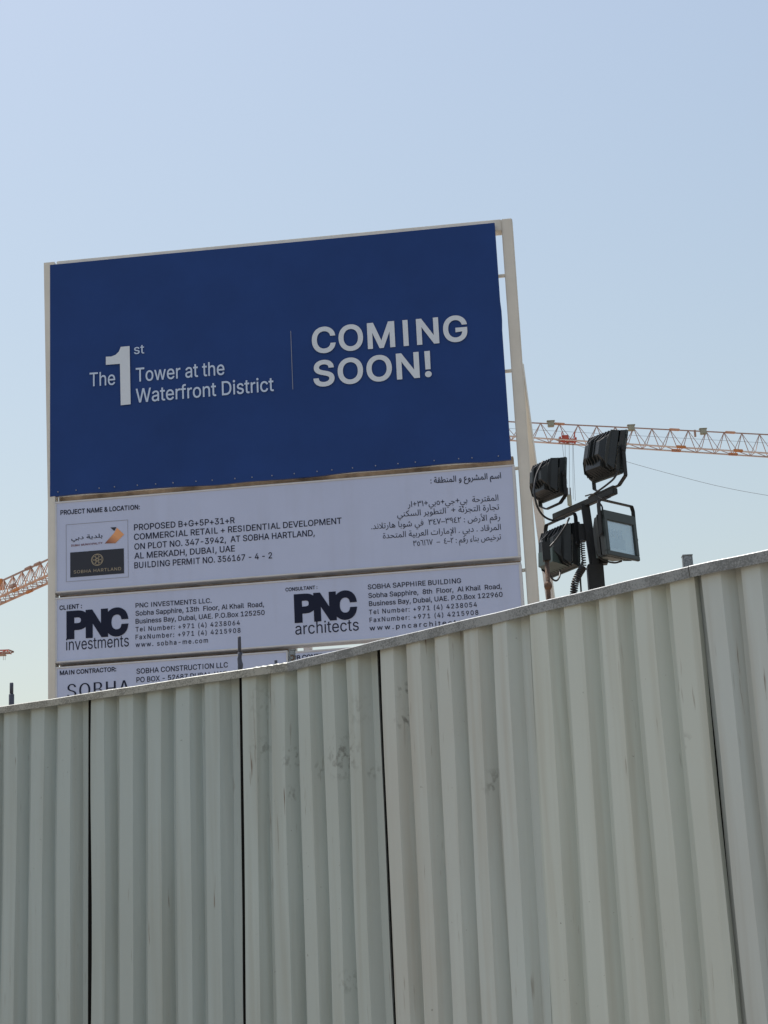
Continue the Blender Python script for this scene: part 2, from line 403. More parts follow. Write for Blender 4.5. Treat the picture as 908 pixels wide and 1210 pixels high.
def write_ar(parent, s, p_left, p_right, cap, material, t=0.0, bold=0.0):
    global AREF
    if AREF is None:
        me = text_mesh('\ufe8d', font='built'); AREF = max(v.co.y for v in me.vertices)
    return write(parent, arabic(s), p_left, p_right, cap, material, t, bold, 1.0, 'built', AREF)

# ------------------------------------------------------------------ hoarding sign
sign = thing('site_sign_board', 'tall white framed construction sign with blue COMING SOON banner above white project panels', 'sign board', BO, YAW)
ZT_B, ZB_B = 12.925, 9.497      # blue banner top and bottom above the ground
def zb(v): return v+EYE
FR_L, FR_R = -.118, 6.543       # outer edges of the frame
T_FR = .10                      # frame front sits behind the banner front
# frame: posts and top beam, box section
top_z = 11.415+EYE
pb_ = MB(); w0, w1 = -.045, -.100
pb_.frustum([(w0, .018, 0), (.055, .018, 0), (.055, .20, 0), (w0, .20, 0)], [(w0, .018, 9.40), (.055, .018, 9.40), (.055, .20, 9.40), (w0, .20, 9.40)])
pb_.frustum([(w0, .018, 9.40), (.055, .018, 9.40), (.055, .20, 9.40), (w0, .20, 9.40)], [(w1, .018, top_z-.045), (.055, .018, top_z-.045), (.055, .20, top_z-.045), (w1, .20, top_z-.045)])
pb_.build('frame_post', M_cream, sign)
MB().box((FR_R-.155, T_FR, 0), (FR_R, T_FR+.17, top_z), .012).build('frame_post', M_cream, sign)
MB().box((FR_L+.177, T_FR+.001, top_z-.175), (FR_R-.153, T_FR+.168, top_z-.001), .009).build('top_beam', M_cream, sign)
for uu in (1.6, 3.2, 4.8):
    MB().box((uu-.06, .36, 0), (uu+.06, .48, top_z-.10), .008).build('rear_post', M_cream, sign)
# rear rails, seen through the box gaps; their brown paints in the recess shade
def rail(z0, z1, u0=.064, u1=6.33, m_=M_brown):
    return MB().box((u0, .21, z0), (u1, .33, z1), .006).build('rear_rail', m_, sign)
# back stays
def stay(px_top, px_bot, t0, t1):
    u0, z0 = on_board(*px_top, t0); u1, z1 = on_board(*px_bot, t1)
    a = Vector((u0, t0, z0)); b = Vector((u1, t1, z1)); d = b-a; foot = a + d*(a.z/(a.z-b.z))
    MB().bar(a, foot, .115, .115, bevel=.008).build('back_stay', M_cream, sign); return a, foot
sa, sb = stay((613.5, 430), (650.5, 705), .25, .25+1.15)
for uu in (.3, 3.2):
    MB().bar((uu, sa.y+.25, sa.z), (uu, sb.y+.25, 0), .115, bevel=.008).build('back_stay', M_cream, sign)
# spacer stubs between panels and right post
for (px, py) in ((589, 326), (601.5, 438), (611, 553), (619, 673.5)):
    u, z = on_board(px, py, .15)
    MB().box((u-.1, .145, z-.02), (FR_R-.15, .185, z+.02), .004).build('spacer_bracket', M_cream, sign)
# blue banner: box with a vinyl skin whose lower edge is slightly wavy
bx = thing_banner = MB().box((.03, .045, ZB_B+.03), (6.27, .16, ZT_B-.012), .004).build('banner_frame', M_cream, sign)
nb = MB(); NX, NZ = 90, 24; vv = {}
for i in range(NX+1):
    for j in range(NZ+1):
        a = i/NX; b_ = j/NZ
        ul = -.008 + (1-b_)*-.004; ur = 6.302 + .005*(1-b_)
        if .55 < b_ < .66: ur += .010*math.sin((b_-.55)/.11*math.pi)
        u = ul + a*(ur-ul); lo = ZB_B + .012*math.sin(a*9.1+.5) + .006*math.sin(a*31)
        hi = ZT_B + .003*math.sin(a*7)
        edge = max(0, 1-abs(b_)*9)
        t = .012*math.sin(a*13+b_*2.2)*math.sin(b_*math.pi)*.35 + .006*edge*math.sin(a*55)
        vv[i, j] = nb.bm.verts.new((u, t*.8+.012, lo + b_*(hi-lo)))
for i in range(NX):
    for j in range(NZ):
        f = nb.bm.faces.new((vv[i, j], vv[i+1, j], vv[i+1, j+1], vv[i, j+1])); f.smooth = True
# fold-back edges
for (idx, nxt) in (([(i, 0) for i in range(NX+1)], None), ([(i, NZ) for i in range(NX+1)], None), ([(0, j) for j in range(NZ+1)], None), ([(NX, j) for j in range(NZ+1)], None)):
    back = [nb.bm.verts.new(vv[k].co + Vector((0, .045, 0))) for k in idx]
    front = [nb.bm.verts.new(vv[k].co) for k in idx]
    for a_ in range(len(idx)-1): nb.bm.faces.new((front[a_], front[a_+1], back[a_+1], back[a_]))
banner = nb.build('banner', M_blue, sign, recalc=False)
rv = MB()
for k in range(23):
    u = .12 + k*.272 + random.uniform(-.05, .05); z = ZB_B + .055 + .012*math.sin(u/6.3*9.1+.5)
    rv.tube([(u, -.004, z), (u, .01, z)], .008, 8)
o = rv.build('rivets', M_line, sign); o['kind'] = 'stuff'
TB = -.006
def bw(s, p0, p1, cap, m_=M_pale, **k): return write(sign, s, p0, p1, cap, m_, TB, **k)
bw('The', (106.2, 456.6), (136.4, 454.4), 16.0, bold=.004, split=True)
bw('st', (158.6, 418.4), (170.8, 417.4), 10.6, bold=.004)
bw('Tower at the', (160.8, 451.0), (265.6, 442.6), 16.0, bold=.006, split=True)
bw('Waterfront District', (160.8, 475.8), (323.9, 461.8), 16.2, bold=.006, split=True)
bw('COMING', (369.3, 417.0), (553.2, 401.6), 28.6, M_grey_print, bold=.019, spacing=1.05, split=True)
bw('SOON!', (370.9, 456.2), (510.5, 444.0), 28.6, M_grey_print, bold=.019, spacing=1.05, split=True)
ox, oy, s_ = 80, 350, 3.243
one = [(147, 232), (168, 231), (185, 224), (197, 212), (204, 194), (238, 191), (242, 414), (204, 418), (201, 259), (147, 263)]
def flat_shape(pts, material, name, t):
    b = MB(); P = [on_board(x, y, t) for x, y in pts]
    b.poly([(u, t, z) for u, z in P]); 
    o = b.build(name, material, sign, recalc=False); return o
flat_shape([(ox+x/s_, oy+y/s_) for x, y in one], M_grey_print, 'numeral', TB)
u0, z0 = on_board(343.8, 391, TB); u1, z1 = on_board(346.2, 460, TB)
um = (u0+u1)/2; MB().poly([(um-.0035, TB, z1), (um+.0035, TB, z1), (um+.0035, TB, z0), (um-.0035, TB, z0)]).build('divider_line', M_line, sign, recalc=False)

# white panels
def light_panel(ul, ur, zbm, zt, fl, fr):
    """cream box with a recessed printed face; ul..ur box, fl/fr face insets"""
    b = MB(); y0, y1 = .0, .20; e = .022
    b.box((ul, y0, zt-e), (ur, y1, zt), .004); b.box((ul, y0, zbm), (ur, y1, zbm+e), .004)
    b.box((ul, y0+.001, zbm+e-.002), (ul+fl, y1, zt-e+.002), .004); b.box((ur-fr, y0+.001, zbm+e-.002), (ur, y1, zt-e+.002), .004)
    o = b.build('panel_frame', M_pframe, sign)
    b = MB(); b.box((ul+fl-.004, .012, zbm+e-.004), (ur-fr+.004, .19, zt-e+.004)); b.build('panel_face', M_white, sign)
P1 = (8.160, 9.400); P2 = (7.208, 8.052); 
light_panel(.060, 6.345, P1[0]-.02, P1[1]+.02, .022, .035)
light_panel(.060, 6.345, P2[0]-.03, P2[1]+.02, .022, .035)
light_panel(.060, 3.20, 4.9, 7.120, .022, .02)
light_panel(3.24, 6.345, 4.9, 7.100, .02, .035)
light_panel(.060, 6.345, 3.1, 4.80, .022, .035)
rail(9.43, 9.60, u0=.10); MB().box((.056, .21, 9.47), (.098, .33, 9.60), .004).build('rear_rail', M_brown, sign); rail(8.02, 8.17); rail(7.10, 7.25, u1=3.22); rail(7.235, 7.33, u0=3.22)
TF = .008
def pw(s, p0, p1, cap, m_=M_print, **k):
    if cap < 8: k.setdefault('bold', .009)
    return write(sign, s, p0, p1, cap, m_, TF, **k)
B1 = .012
pw('PROJECT NAME & LOCATION:', (71.6, 608.4), (165.3, 601.6), 5.3, bold=B1*1.6)
pw('PROPOSED B+G+5P+31+R', (158.6, 626.7), (277.7, 618.0), 7.0)
pw('COMMERCIAL RETAIL + RESIDENTIAL DEVELOPMENT', (158.6, 638.0), (404.0, 618.6), 7.0)
pw('ON PLOT NO. 347-3942,  AT SOBHA HARTLAND,', (159, 649.4), (372.2, 633.0), 7.0)
pw('AL MERKADH, DUBAI, UAE', (159, 660.4), (277.8, 651.4), 7.0)
pw('BUILDING PERMIT NO. 356167 - 4 - 2', (159, 671.6), (321.8, 659.6), 7.0)
write_ar(sign, 'اسم المشروع و المنطقة :', (509, 571.2), (592.4, 565.0), 7.0, M_print, TF, .010)
write_ar(sign, 'المقترحة  بي+جي+٥بي+٣١+ار', (482, 599.4), (589.2, 591.2), 7.0, M_print, TF)
write_ar(sign, 'تجارة التجزئة +  التطوير السكني', (469.6, 610.8), (590.2, 602.0), 7.0, M_print, TF)
write_ar(sign, 'رقم الأرض : ٣٩٤٢–٣٤٧  في شوبا هارتلاند.', (439, 625.4), (591.2, 613.8), 7.0, M_print, TF)
write_ar(sign, 'المرقاد . دبي . الإمارات العربية المتحدة', (452.8, 636.4), (592.2, 625.8), 7.0, M_print, TF)
write_ar(sign, 'ترخيص بناء رقم : ٢–٤  –  ٣٥٦١٦٧', (488.6, 645.4), (592.4, 637.2), 7.0, M_print, TF)
# municipality and developer logos
def q(pts, o_=(70, 600), s=10.09): return [(o_[0]+x/s, o_[1]+y/s) for x, y in pts]
def line_rect(pts, w, material, name, t):
    P = [on_board(x, y, t) for x, y in pts]; u0 = (P[0][0]+P[3][0])/2; u1 = (P[1][0]+P[2][0])/2; z1 = (P[0][1]+P[1][1])/2; z0 = (P[2][1]+P[3][1])/2
    b = MB()
    for (a, c, d, e) in ((u0, z0, u1, z0+w), (u0, z1-w, u1, z1), (u0, z0+w, u0+w, z1-w), (u1-w, z0+w, u1, z1-w)):
        b.poly([(a, t, c), (d, t, c), (d, t, e), (a, t, e)])
    return b.build(name, material, sign, recalc=False)
line_rect(q([(80, 198), (822, 145), (828, 828), (85, 885)]), .006, M_line, 'logo_border', TF)
P = [on_board(x, y, TF) for x, y in q([(132, 535), (770, 483), (778, 780), (135, 832)])]
lu0, lu1 = (P[0][0]+P[3][0])/2, (P[1][0]+P[2][0])/2; lz1, lz0 = (P[0][1]+P[1][1])/2, (P[2][1]+P[3][1])/2
MB().poly([(lu0, TF, lz0), (lu1, TF, lz0), (lu1, TF, lz1), (lu0, TF, lz1)]).build('logo_block', M_logo_dark, sign, recalc=False)
TL = TF-.004
cu, cz = on_board(115.1, 661.4, TL); R_ = .083
rg = MB()
def arc(cx, cz_, r, a0, a1, w=.0055, n=28):
    for k in range(n):
        a = a0+(a1-a0)*k/n; b = a0+(a1-a0)*(k+1)/n
        rg.poly([(cx+(r-w)*math.cos(a), TL, cz_+(r-w)*math.sin(a)), (cx+r*math.cos(a), TL, cz_+r*math.sin(a)), (cx+r*math.cos(b), TL, cz_+r*math.sin(b)), (cx+(r-w)*math.cos(b), TL, cz_+(r-w)*math.sin(b))])
arc(cu, cz, R_, 0, 2*math.pi, .008)
for k in range(6):
    a = math.pi/3*k + math.pi/6; arc(cu+R_*.5*math.cos(a), cz+R_*.5*math.sin(a), R_*.36, 0, 2*math.pi, .005, 18)
arc(cu, cz, R_*.3, 0, 2*math.pi, .005, 18)
rg.build('round_emblem', M_gold, sign, recalc=False)
write(sign, 'SOBHA HARTLAND', (87.3, 677.8), (143.3, 673.6), 3.6, M_gold, TL, spacing=1.1)
write_ar(sign, 'بلدية دبي', (84.4, 638.0), (121.3, 635.0), 4.6, M_print, TF, .010)
write(sign, 'DUBAI MUNICIPALITY', (84.4, 645.8), (121.5, 642.6), 2.2, M_red_print, TF, bold=.015)
flat_shape(q([(545, 425), (657, 300), (690, 237), (775, 318), (672, 422)]), M_emblem, 'emblem', TF)
flat_shape(q([(612, 235), (685, 230), (658, 278)]), M_logo_dark, 'emblem', TF)
# consultants' panel
pw('CLIENT :', (70.5, 720.8), (97.0, 718.4), 5.0, bold=B1*1.6)
def pnc(x0, y0, x1, y1, cap):
    # heavy tightly set letters: P, N and C run into one another
    w = x1-x0; f = lambda k: (x0+w*k, y0+(y1-y0)*k)
    for n_, (ch, a, b_) in enumerate((('P', 0, .36), ('N', .31, .67), ('C', .615, 1.0))):
        write(sign, ch, f(a), f(b_), cap*.95, M_print, TF-.0008*n_, bold=.045, name='logo_letter')
pnc(78.8, 753.2, 152.2, 748.2, 30)
pw('investments', (78.3, 768.6), (152.5, 763.6), 13.6, split=True)
pw('PNC INVESTMENTS LLC.', (160.4, 718.2), (250.3, 712.2), 5.4)
pw('Sobha Sapphire, 13th  Floor, Al Khail  Road,', (160.4, 727.6), (312.2, 716.6), 5.6)
pw('Business Bay, Dubai, UAE. P.O.Box 125250', (160.4, 737.0), (313, 726.4), 5.6)
pw('Tel Number: +971 (4) 4238064', (160.4, 746.4), (283.7, 738.4), 5.4, spacing=1.18)
pw('FaxNumber: +971 (4) 4215908', (160.4, 755.6), (284.5, 747.4), 5.4, spacing=1.2)
pw('www. sobha-me.com', (160.4, 764.6), (246, 759.2), 5.4, spacing=1.22)
pw('CONSULTANT :', (337.6, 698.8), (375.3, 695.8), 4.0, bold=B1*1.6)
pnc(348.4, 733.8, 422.8, 728.4, 30.5)
pw('architects', (349.3, 750.0), (424.3, 744.8), 13.8, split=True)
pw('SOBHA SAPPHIRE BUILDING', (434.9, 696.4), (545.2, 688.8), 5.6)
pw('Sobha Sapphire,  8th  Floor,  Al Khail  Road,', (435.6, 706.6), (593.1, 695.4), 5.6)
pw('Business Bay, Dubai, UAE. P.O.Box 122960', (436.3, 716.2), (594.2, 705.0), 5.6)
pw('Tel Number: +971 (4) 4238054', (436.3, 726.0), (563.9, 716.8), 5.4, spacing=1.18)
pw('FaxNumber: +971 (4) 4215908', (437, 735.4), (565.6, 726.2), 5.4, spacing=1.2)
pw('www.pncarchitects.com', (437, 745.0), (573.0, 735.4), 5.4, spacing=1.3)
# contractors' panels
pw('MAIN CONTRACTOR:', (70.9, 797.8), (137.5, 793.0), 5.0, bold=B1*1.6)
pw('SOBHA CONSTRUCTION LLC', (161.5, 796.2), (269.6, 788.4), 6.0)
pw('PO BOX - 52687 DUBAI, UAE', (161.5, 806.4), (268.0, 798.8), 6.0)
pw('SOBHA', (79.6, 825.4), (153.6, 820.0), 17.0, spacing=1.12, bold=(.008, -.011), split=True)
pw('SUB CONTRACTOR:', (341.3, 780.3), (408, 775.2), 5.0, bold=B1*1.6)

# ------------------------------------------------------------------ corrugated hoarding fence
HC = 1.85 + EYE                         # top of the cap
fence = thing('corrugated_fence', 'pale grey-green corrugated sheet metal hoarding with galvanised cap rail', 'fence', (0, 0, 0))
top_px = [(0, 835.6), (106.4, 819.4), (284, 791.8), (342, 783.0), (446, 757.9), (615, 716.4), (816, 669.3), (908, 650.0)]
tp = [at_z(x, y, HC) for x, y in top_px]
dirL = (tp[3]-tp[0]).normalized(); dirR = (tp[-1]-tp[-2]).normalized()
seams = {}
S_top = [tp[1]-dirL*1.66, tp[1]-dirL*.83, tp[1], tp[2], tp[4], tp[5], tp[6], tp[6]+dirR*.82, tp[6]+dirR*1.64]
BEND = tp[3]
# lean of each seam: metres along the fence at 2.0 m below the cap (measured)
bot_px = [None, None, (105.8, 1210), (289.6, 1210), (466.3, 1210), (641.4, 1210), (870.4, 1210), None, None]
def seam_bottom(i):
    """where the seam meets the bottom of the photograph, on the fence's vertical plane"""
    P = S_top[i]; d = (S_top[min(i+1, 8)]-S_top[max(i-1, 0)]).normalized(); nrm = Vector((-d.y, d.x, 0))
    v = ray(*bot_px[i]); s = (P-CAM).dot(nrm)/v.dot(nrm); Q = CAM+v*s
    along = (Q-P).dot(d); return along/(P.z-Q.z)       # lean per metre of drop
lean = [seam_bottom(i) if bot_px[i] else None for i in range(9)]
lean[0] = lean[1] = lean[2]; lean[7] = lean[8] = lean[6]*.9
print('lean', [round(l, 4) for l in lean])
def plan(a, b, f, bend=None):
    if bend is None: return a.lerp(b, f)
    la = (bend-a).length; lb = (b-bend).length; fb = la/(la+lb)
    return a.lerp(bend, f/fb) if f < fb else bend.lerp(b, (f-fb)/(1-fb))
RIB = [(0, 0), (.48, 0), (.73, 1), (.93, 1), (1.0, 0)]       # (position within a rib pitch, depth factor)
DEP = .047
def panel(i, material, gapL, gapR, push=0.0):
    a, b = S_top[i], S_top[i+1]; bend = BEND if i == 3 else None
    W_ = (b-a).length; prof = []
    if i == 5:                                     # starts in a valley, ends on a ridge that laps the next sheet
        prof.append((0, 1))
        for k in range(5):
            for (p, dd) in ((.16, 1), (.24, 0), (.72, 0), (.96, 1)):
                if (k+p)/4.86 < .99: prof.append(((k+p)/4.86, dd))
        prof.append((1.0, .12))
    elif i > 5:
        prof.append((0, 1))
        for k in range(5):
            for (p, dd) in ((.22, 1), (.30, 0), (.78, 0), (1.02, 1)):
                if (k+p)/5 < .995: prof.append(((k+p)/5, dd))
        prof.append((1.0, .3))
    else:
        for k in range(5):
            for (p, dd) in RIB[:-1]: prof.append(((k+p)/5, dd))
        prof.append((1.0, 1)); prof[-2] = (.975, 1)
    g0, g1 = gapL/W_, gapR/W_
    bm = bmesh.new(); cols = []
    rnd = random.Random(i*13+5); NZ_ = 14
    wob = [rnd.uniform(-.003, .003) for _ in range(len(prof))]
    for ci, (p, dd) in enumerate(prof):
        f = g0 + p*(1-g0-g1); P = plan(a, b, f, bend); Q = plan(a, b, f+.01, bend); Q0 = plan(a, b, f-.01, bend)
        d = (Q-Q0).normalized(); n = Vector((d.y, -d.x, 0))          # towards the camera
        colv = []
        for j in range(NZ_+1):
            z = (HC-.012)*(1-j/NZ_); drop = HC-z
            L_ = lean[i]*(1-f)+lean[i+1]*f
            w = wob[ci]*math.sin(j*1.1+ci)
            pos = P + d*(L_*drop + w) - n*(.010+push + dd*DEP + .0035*math.sin(j*.7+i*2+p*9)); pos.z = z
            colv.append(bm.verts.new(pos))
        cols.append((colv, n, d))
    for (A, _, _), (B, _, _) in zip(cols, cols[1:]):
        for j in range(NZ_): bm.faces.new((A[j], A[j+1], B[j+1], B[j]))
    # turned-back lips
    for (C_, n, d), sgn in ((cols[0], -1), (cols[-1], 1)):
        lip = [bm.verts.new(v.co - n*.028) for v in C_]
        for j in range(NZ_):
            q_ = (lip[j], lip[j+1], C_[j+1], C_[j]); bm.faces.new(q_ if sgn < 0 else q_[::-1])
    bmesh.ops.bevel(bm, geom=[e for e in bm.edges if len(e.link_faces) == 2 and e.calc_face_angle(0) > .3 and abs((e.verts[0].co-e.verts[1].co).normalized().z) > .9],
                    offset=.004, segments=2, affect='EDGES', clamp_overlap=True)
    me = bpy.data.meshes.new('corrugated_panel'); bm.to_mesh(me); bm.free(); me.materials.append(material)
    o = bpy.data.objects.new('corrugated_panel', me); COL.objects.link(o); o.parent = fence
    so = o.modifiers.new('thick', 'SOLIDIFY'); so.thickness = .0012; so.offset = -1
    return o
def fence_pt(px, py, off=.03):
    """a pixel on the fence face (for scuffs)"""
    best = None
    segs = [(tp[0], tp[3]), (tp[3], tp[6]), (tp[6], tp[7])]
    for a, b in segs:
        d = (b-a).normalized(); nrm = Vector((d.y, -d.x, 0)); v = ray(px, py); s = (a-nrm*off-CAM).dot(nrm)/v.dot(nrm); Q = CAM+v*s
        k = (Q-a).dot(d)/(b-a).length
        if -.3 <= k <= 1.0 or best is None: best = Q
        if 0 <= k <= 1.0: return tuple(Q)
    return tuple(best)
SC_ = [(fence_pt(346, 895), .07, .7), (fence_pt(346, 937), .045, .6), (fence_pt(378, 909), .045, .5), (fence_pt(409, 893), .13, .75), (fence_pt(440, 910), .05, .6),
       (fence_pt(310, 885), .07, .5), (fence_pt(312, 830), .10, .3), (fence_pt(425, 840), .08, .35), (fence_pt(413, 1160), .06, .6), (fence_pt(478, 815), .05, .8), (fence_pt(480, 850), .06, .8)]
SH_A = sheet_material('painted_sheet', (.42, .49, .485), (.385, .435, .415), [])
SH_B = sheet_material('scuffed_painted_sheet', (.46, .53, .515), (.42, .46, .43), SC_[:9])
SH_C = sheet_material('dusty_painted_sheet', (.51, .575, .56), (.47, .46, .41), SC_[9:] + [(fence_pt(585, 925), .07, .6)])
SH_D = sheet_material('warm_painted_sheet', (.545, .60, .56), (.50, .53, .48), [(fence_pt(720, 778), .03, .8), (fence_pt(726, 828), .03, .8), (fence_pt(812, 878), .05, .5)])
SH_E = sheet_material('cool_painted_sheet', (.53, .595, .59), (.48, .50, .47), [])
GAPL = [.003, .003, .002, .003, .003, .001, -.012, .003, .003]
GAPR = [.003, .034, .0345, .0385, .054, .001, .001, .003, .003]
for i, m_ in enumerate([SH_A, SH_A, SH_A, SH_B, SH_C, SH_D, SH_E, SH_E]):
    panel(i, m_, GAPL[i], GAPR[i+1], push=(0.0 if i != 4 else .0))
# backing posts behind open seams, coloured near-black as the shade in the gaps
for i in (2, 3, 4, 6):
    P = S_top[i]; d = (S_top[i+1]-S_top[i-1]).normalized(); n = Vector((d.y, -d.x, 0))
    a = P - n*.088; bpt = a + d*lean[i]*HC; a.z = HC-.02; bpt.z = 0
    MB().bar(bpt, a, .11, .04, up=(0, 1, 0)).build('seam_post', M_dark, fence)
# horizontal rails behind the sheets
for z in (.5, 1.9, 3.2):
    b = MB(); A0 = S_top[0]; pts = [A0, BEND, tp[6], S_top[-1]]
    for a, c in zip(pts, pts[1:]):
        d = (c-a).normalized(); n = Vector((d.y, -d.x, 0)); a2 = a-n*.15; c2 = c-n*.15; a2.z = c2.z = z
        b.bar(a2, c2, .05, .05)
    b.build('rear_rail', M_galv_old, fence)
# cap rail: folded channel, in three lengths
def cap(a, b, h0, h1, material, e0=0, e1=0):
    d = (b-a).normalized(); n = Vector((d.y, -d.x, 0)); b_ = MB(); a = a+d*e0; b = b-d*e1
    bm = b_.bm; N_ = 16; rings = []
    for k in range(N_+1):
        f = k/N_; P = a.lerp(b, f); h = h0+(h1-h0)*f; w = .0012*math.sin(k*1.9)
        rings.append([bm.verts.new((P + n*o_ + Vector((0, 0, z_+w)))) for o_, z_ in ((.012, -h), (.016, -.004), (.012, 0), (-.065, 0), (-.069, -.004), (-.069, -h))])
    for A, B in zip(rings, rings[1:]):
        for q_ in range(5): bm.faces.new((A[q_], B[q_], B[q_+1], A[q_+1]))
    o = b_.build('cap_rail', material, fence); so = o.modifiers.new('thick', 'SOLIDIFY'); so.thickness = .002; so.offset = -1
    return o
P302 = tp[2].lerp(tp[3], .31)
cap(S_top[0], P302, .030, .038, M_galv_old, 0, .0006)
cap(P302, tp[3], .039, .040, M_galv_old, .0006, .001)
cap(tp[3], tp[6], .042, .046, M_galv, .001, .001)
cap(tp[6], S_top[-1], .046, .046, M_galv, .001)
# posts at the cap joints that rise above it
for (x0, x1, yt, P, rust) in ((341.5, 349.3, 768.6, tp[3], 0), (806, 818, 657.2, tp[6], 1)):
    depth = P.y + .125
    a = at_y((x0+x1)/2, yt, depth); w = (at_y(x1, yt, depth)-at_y(x0, yt, depth)).length
    b = MB(); b.bar((a.x, a.y, 0), a, w*.97, w*.9, up=(0, 1, 0), bevel=.004)
    b.bar((a.x, a.y, a.z-.002), (a.x, a.y, a.z+.003), w*1.02, w*.95, up=(0, 1, 0), bevel=.001)
    post = b.build('fence_post', M_galv, fence)
    if not rust:
        h = MB(); c0 = at_y(345.5, 777, depth-w*.55); pts = []
        for k in range(14):
            an = -2.2 + k*.36; pts.append(c0 + Vector((math.cos(an)*.0085, 0, math.sin(an)*.011)))
        h.tube(pts, .0028, 6).build('wire_loop', M_rust, fence)
# ------------------------------------------------------------------ loose steel rods standing behind the fence
def fence_top_px(px):
    for (a, b), (c, d) in zip(top_px, top_px[1:]):
        if px <= c: return b+(d-b)*(px-a)/(c-a)
GRP = 'steel rods poking up behind the fence'
def rod(px, ytop, wpx, label, stepped=None, rough=False, yoff=.30):
    base_y = at_z(px, fence_top_px(px), HC).y + yoff
    top = at_y(px, ytop, base_y); r = wpx/2/F_PX*base_y/_cp*.96
    t = thing('steel_rod', label, 'steel rod', (top.x, top.y, 0), 0, GRP)
    H = top.z
    if stepped:
        h1 = at_y(px, stepped, base_y).z
        MB().tube([(0, 0, h1), (0, 0, H-.002), (0, 0, H)], [r*.78, r*.78, r*.66], 12).build('rod', M_rod, t)
        b = MB()
        if rough:
            pts = [(0, 0, 0), (0, 0, h1-.45)]; rr = [r, r]
            rnd = random.Random(3)
            for k in range(32):
                pts.append((rnd.uniform(-.002, .002), rnd.uniform(-.002, .002), h1-.44+k*.44/31)); rr.append(r*rnd.uniform(.85, 1.22))
            b.tube(pts, rr, 10).build('tape_wrap', M_rod, t)
        else:
            b.tube([(0, 0, 0), (0, 0, h1-.003), (0, 0, h1+.001)], [r*1.12, r*1.12, r], 12).build('sleeve', M_rod, t)
    else:
        MB().tube([(0, 0, 0), (0, 0, H-.002), (0, 0, H)], [r, r, r*.9], 12).build('rod', M_rod, t)
    return t
rod(13.9, 806.8, 5.8, 'dark stepped steel rod against the sky left of the sign board', stepped=820.5)
rod(283.0, 752.2, 5.4, 'tall dark rod with ragged tape crossing the white panels beside the contractor text', stepped=771.5, rough=True)
rod(326.2, 780.3, 3.9, 'shortest dark rod just left of the square fence post in front of the sign')

# ------------------------------------------------------------------ floodlight mast
DM = 15.0
def fp(px, py, y=DM): return at_y(px, py, y)
pole_c = fp(704, 694, DM)
mast = thing('floodlight_mast', 'black mast with four floodlights and cables rising behind the fence right of the sign', 'floodlight mast', (pole_c.x, DM, 0))
def lm(P): return Vector(P) - Vector((pole_c.x, DM, 0))
k_ = DM/F_PX/_cp            # metres per pixel there
top1 = lm(fp(699.5, 668)); base_ = Vector((0, 0, 0)) + Vector((lm(fp(704, 694)).x+.012, 0, 0))
MB().bar(base_, lm(fp(703.0, 668)), 18.5*k_, 18.5*k_, up=(0, 1, 0), bevel=.006).build('pole', M_black, mast)
MB().bar(lm(fp(702.2, 669)), lm(fp(691.5, 596)), 9.5*k_, 9.5*k_, up=(0, 1, 0), bevel=.003).build('upper_pole', M_black, mast)
MB().bar(lm(fp(704.0, 668, DM-.03)), lm(fp(700.5, 628, DM-.03)), 8*k_, 8*k_, up=(0, 1, 0), bevel=.003).build('pole_clamp', M_black, mast)
MB().bar(lm(fp(712, 667, DM+.02)), lm(fp(709, 640, DM+.02)), 13*k_, .08, up=(0, 1, 0), bevel=.004).build('junction_box', M_black, mast)
MB().bar(lm(fp(686.5, 640, DM+.06)), lm(fp(685.5, 620, DM+.06)), 12*k_, .07, up=(0, 1, 0), bevel=.004).build('junction_box', M_black, mast)
cb0, cb1 = lm(fp(655.5, 611, DM+.35)), lm(fp(727.5, 580, DM-.34))
MB().bar(cb0, cb1, 7.0*k_, 7.4*k_, bevel=.004).build('crossbar', M_black, mast)
MB().bar(cb0.lerp(cb1, .62)+Vector((0, 0, .035)), cb0.lerp(cb1, .98)+Vector((0, 0, .042)), .02, .012).build('rail_strip', M_black, mast)
BDIR = (cb1-cb0).normalized()      # runs from far left to near right
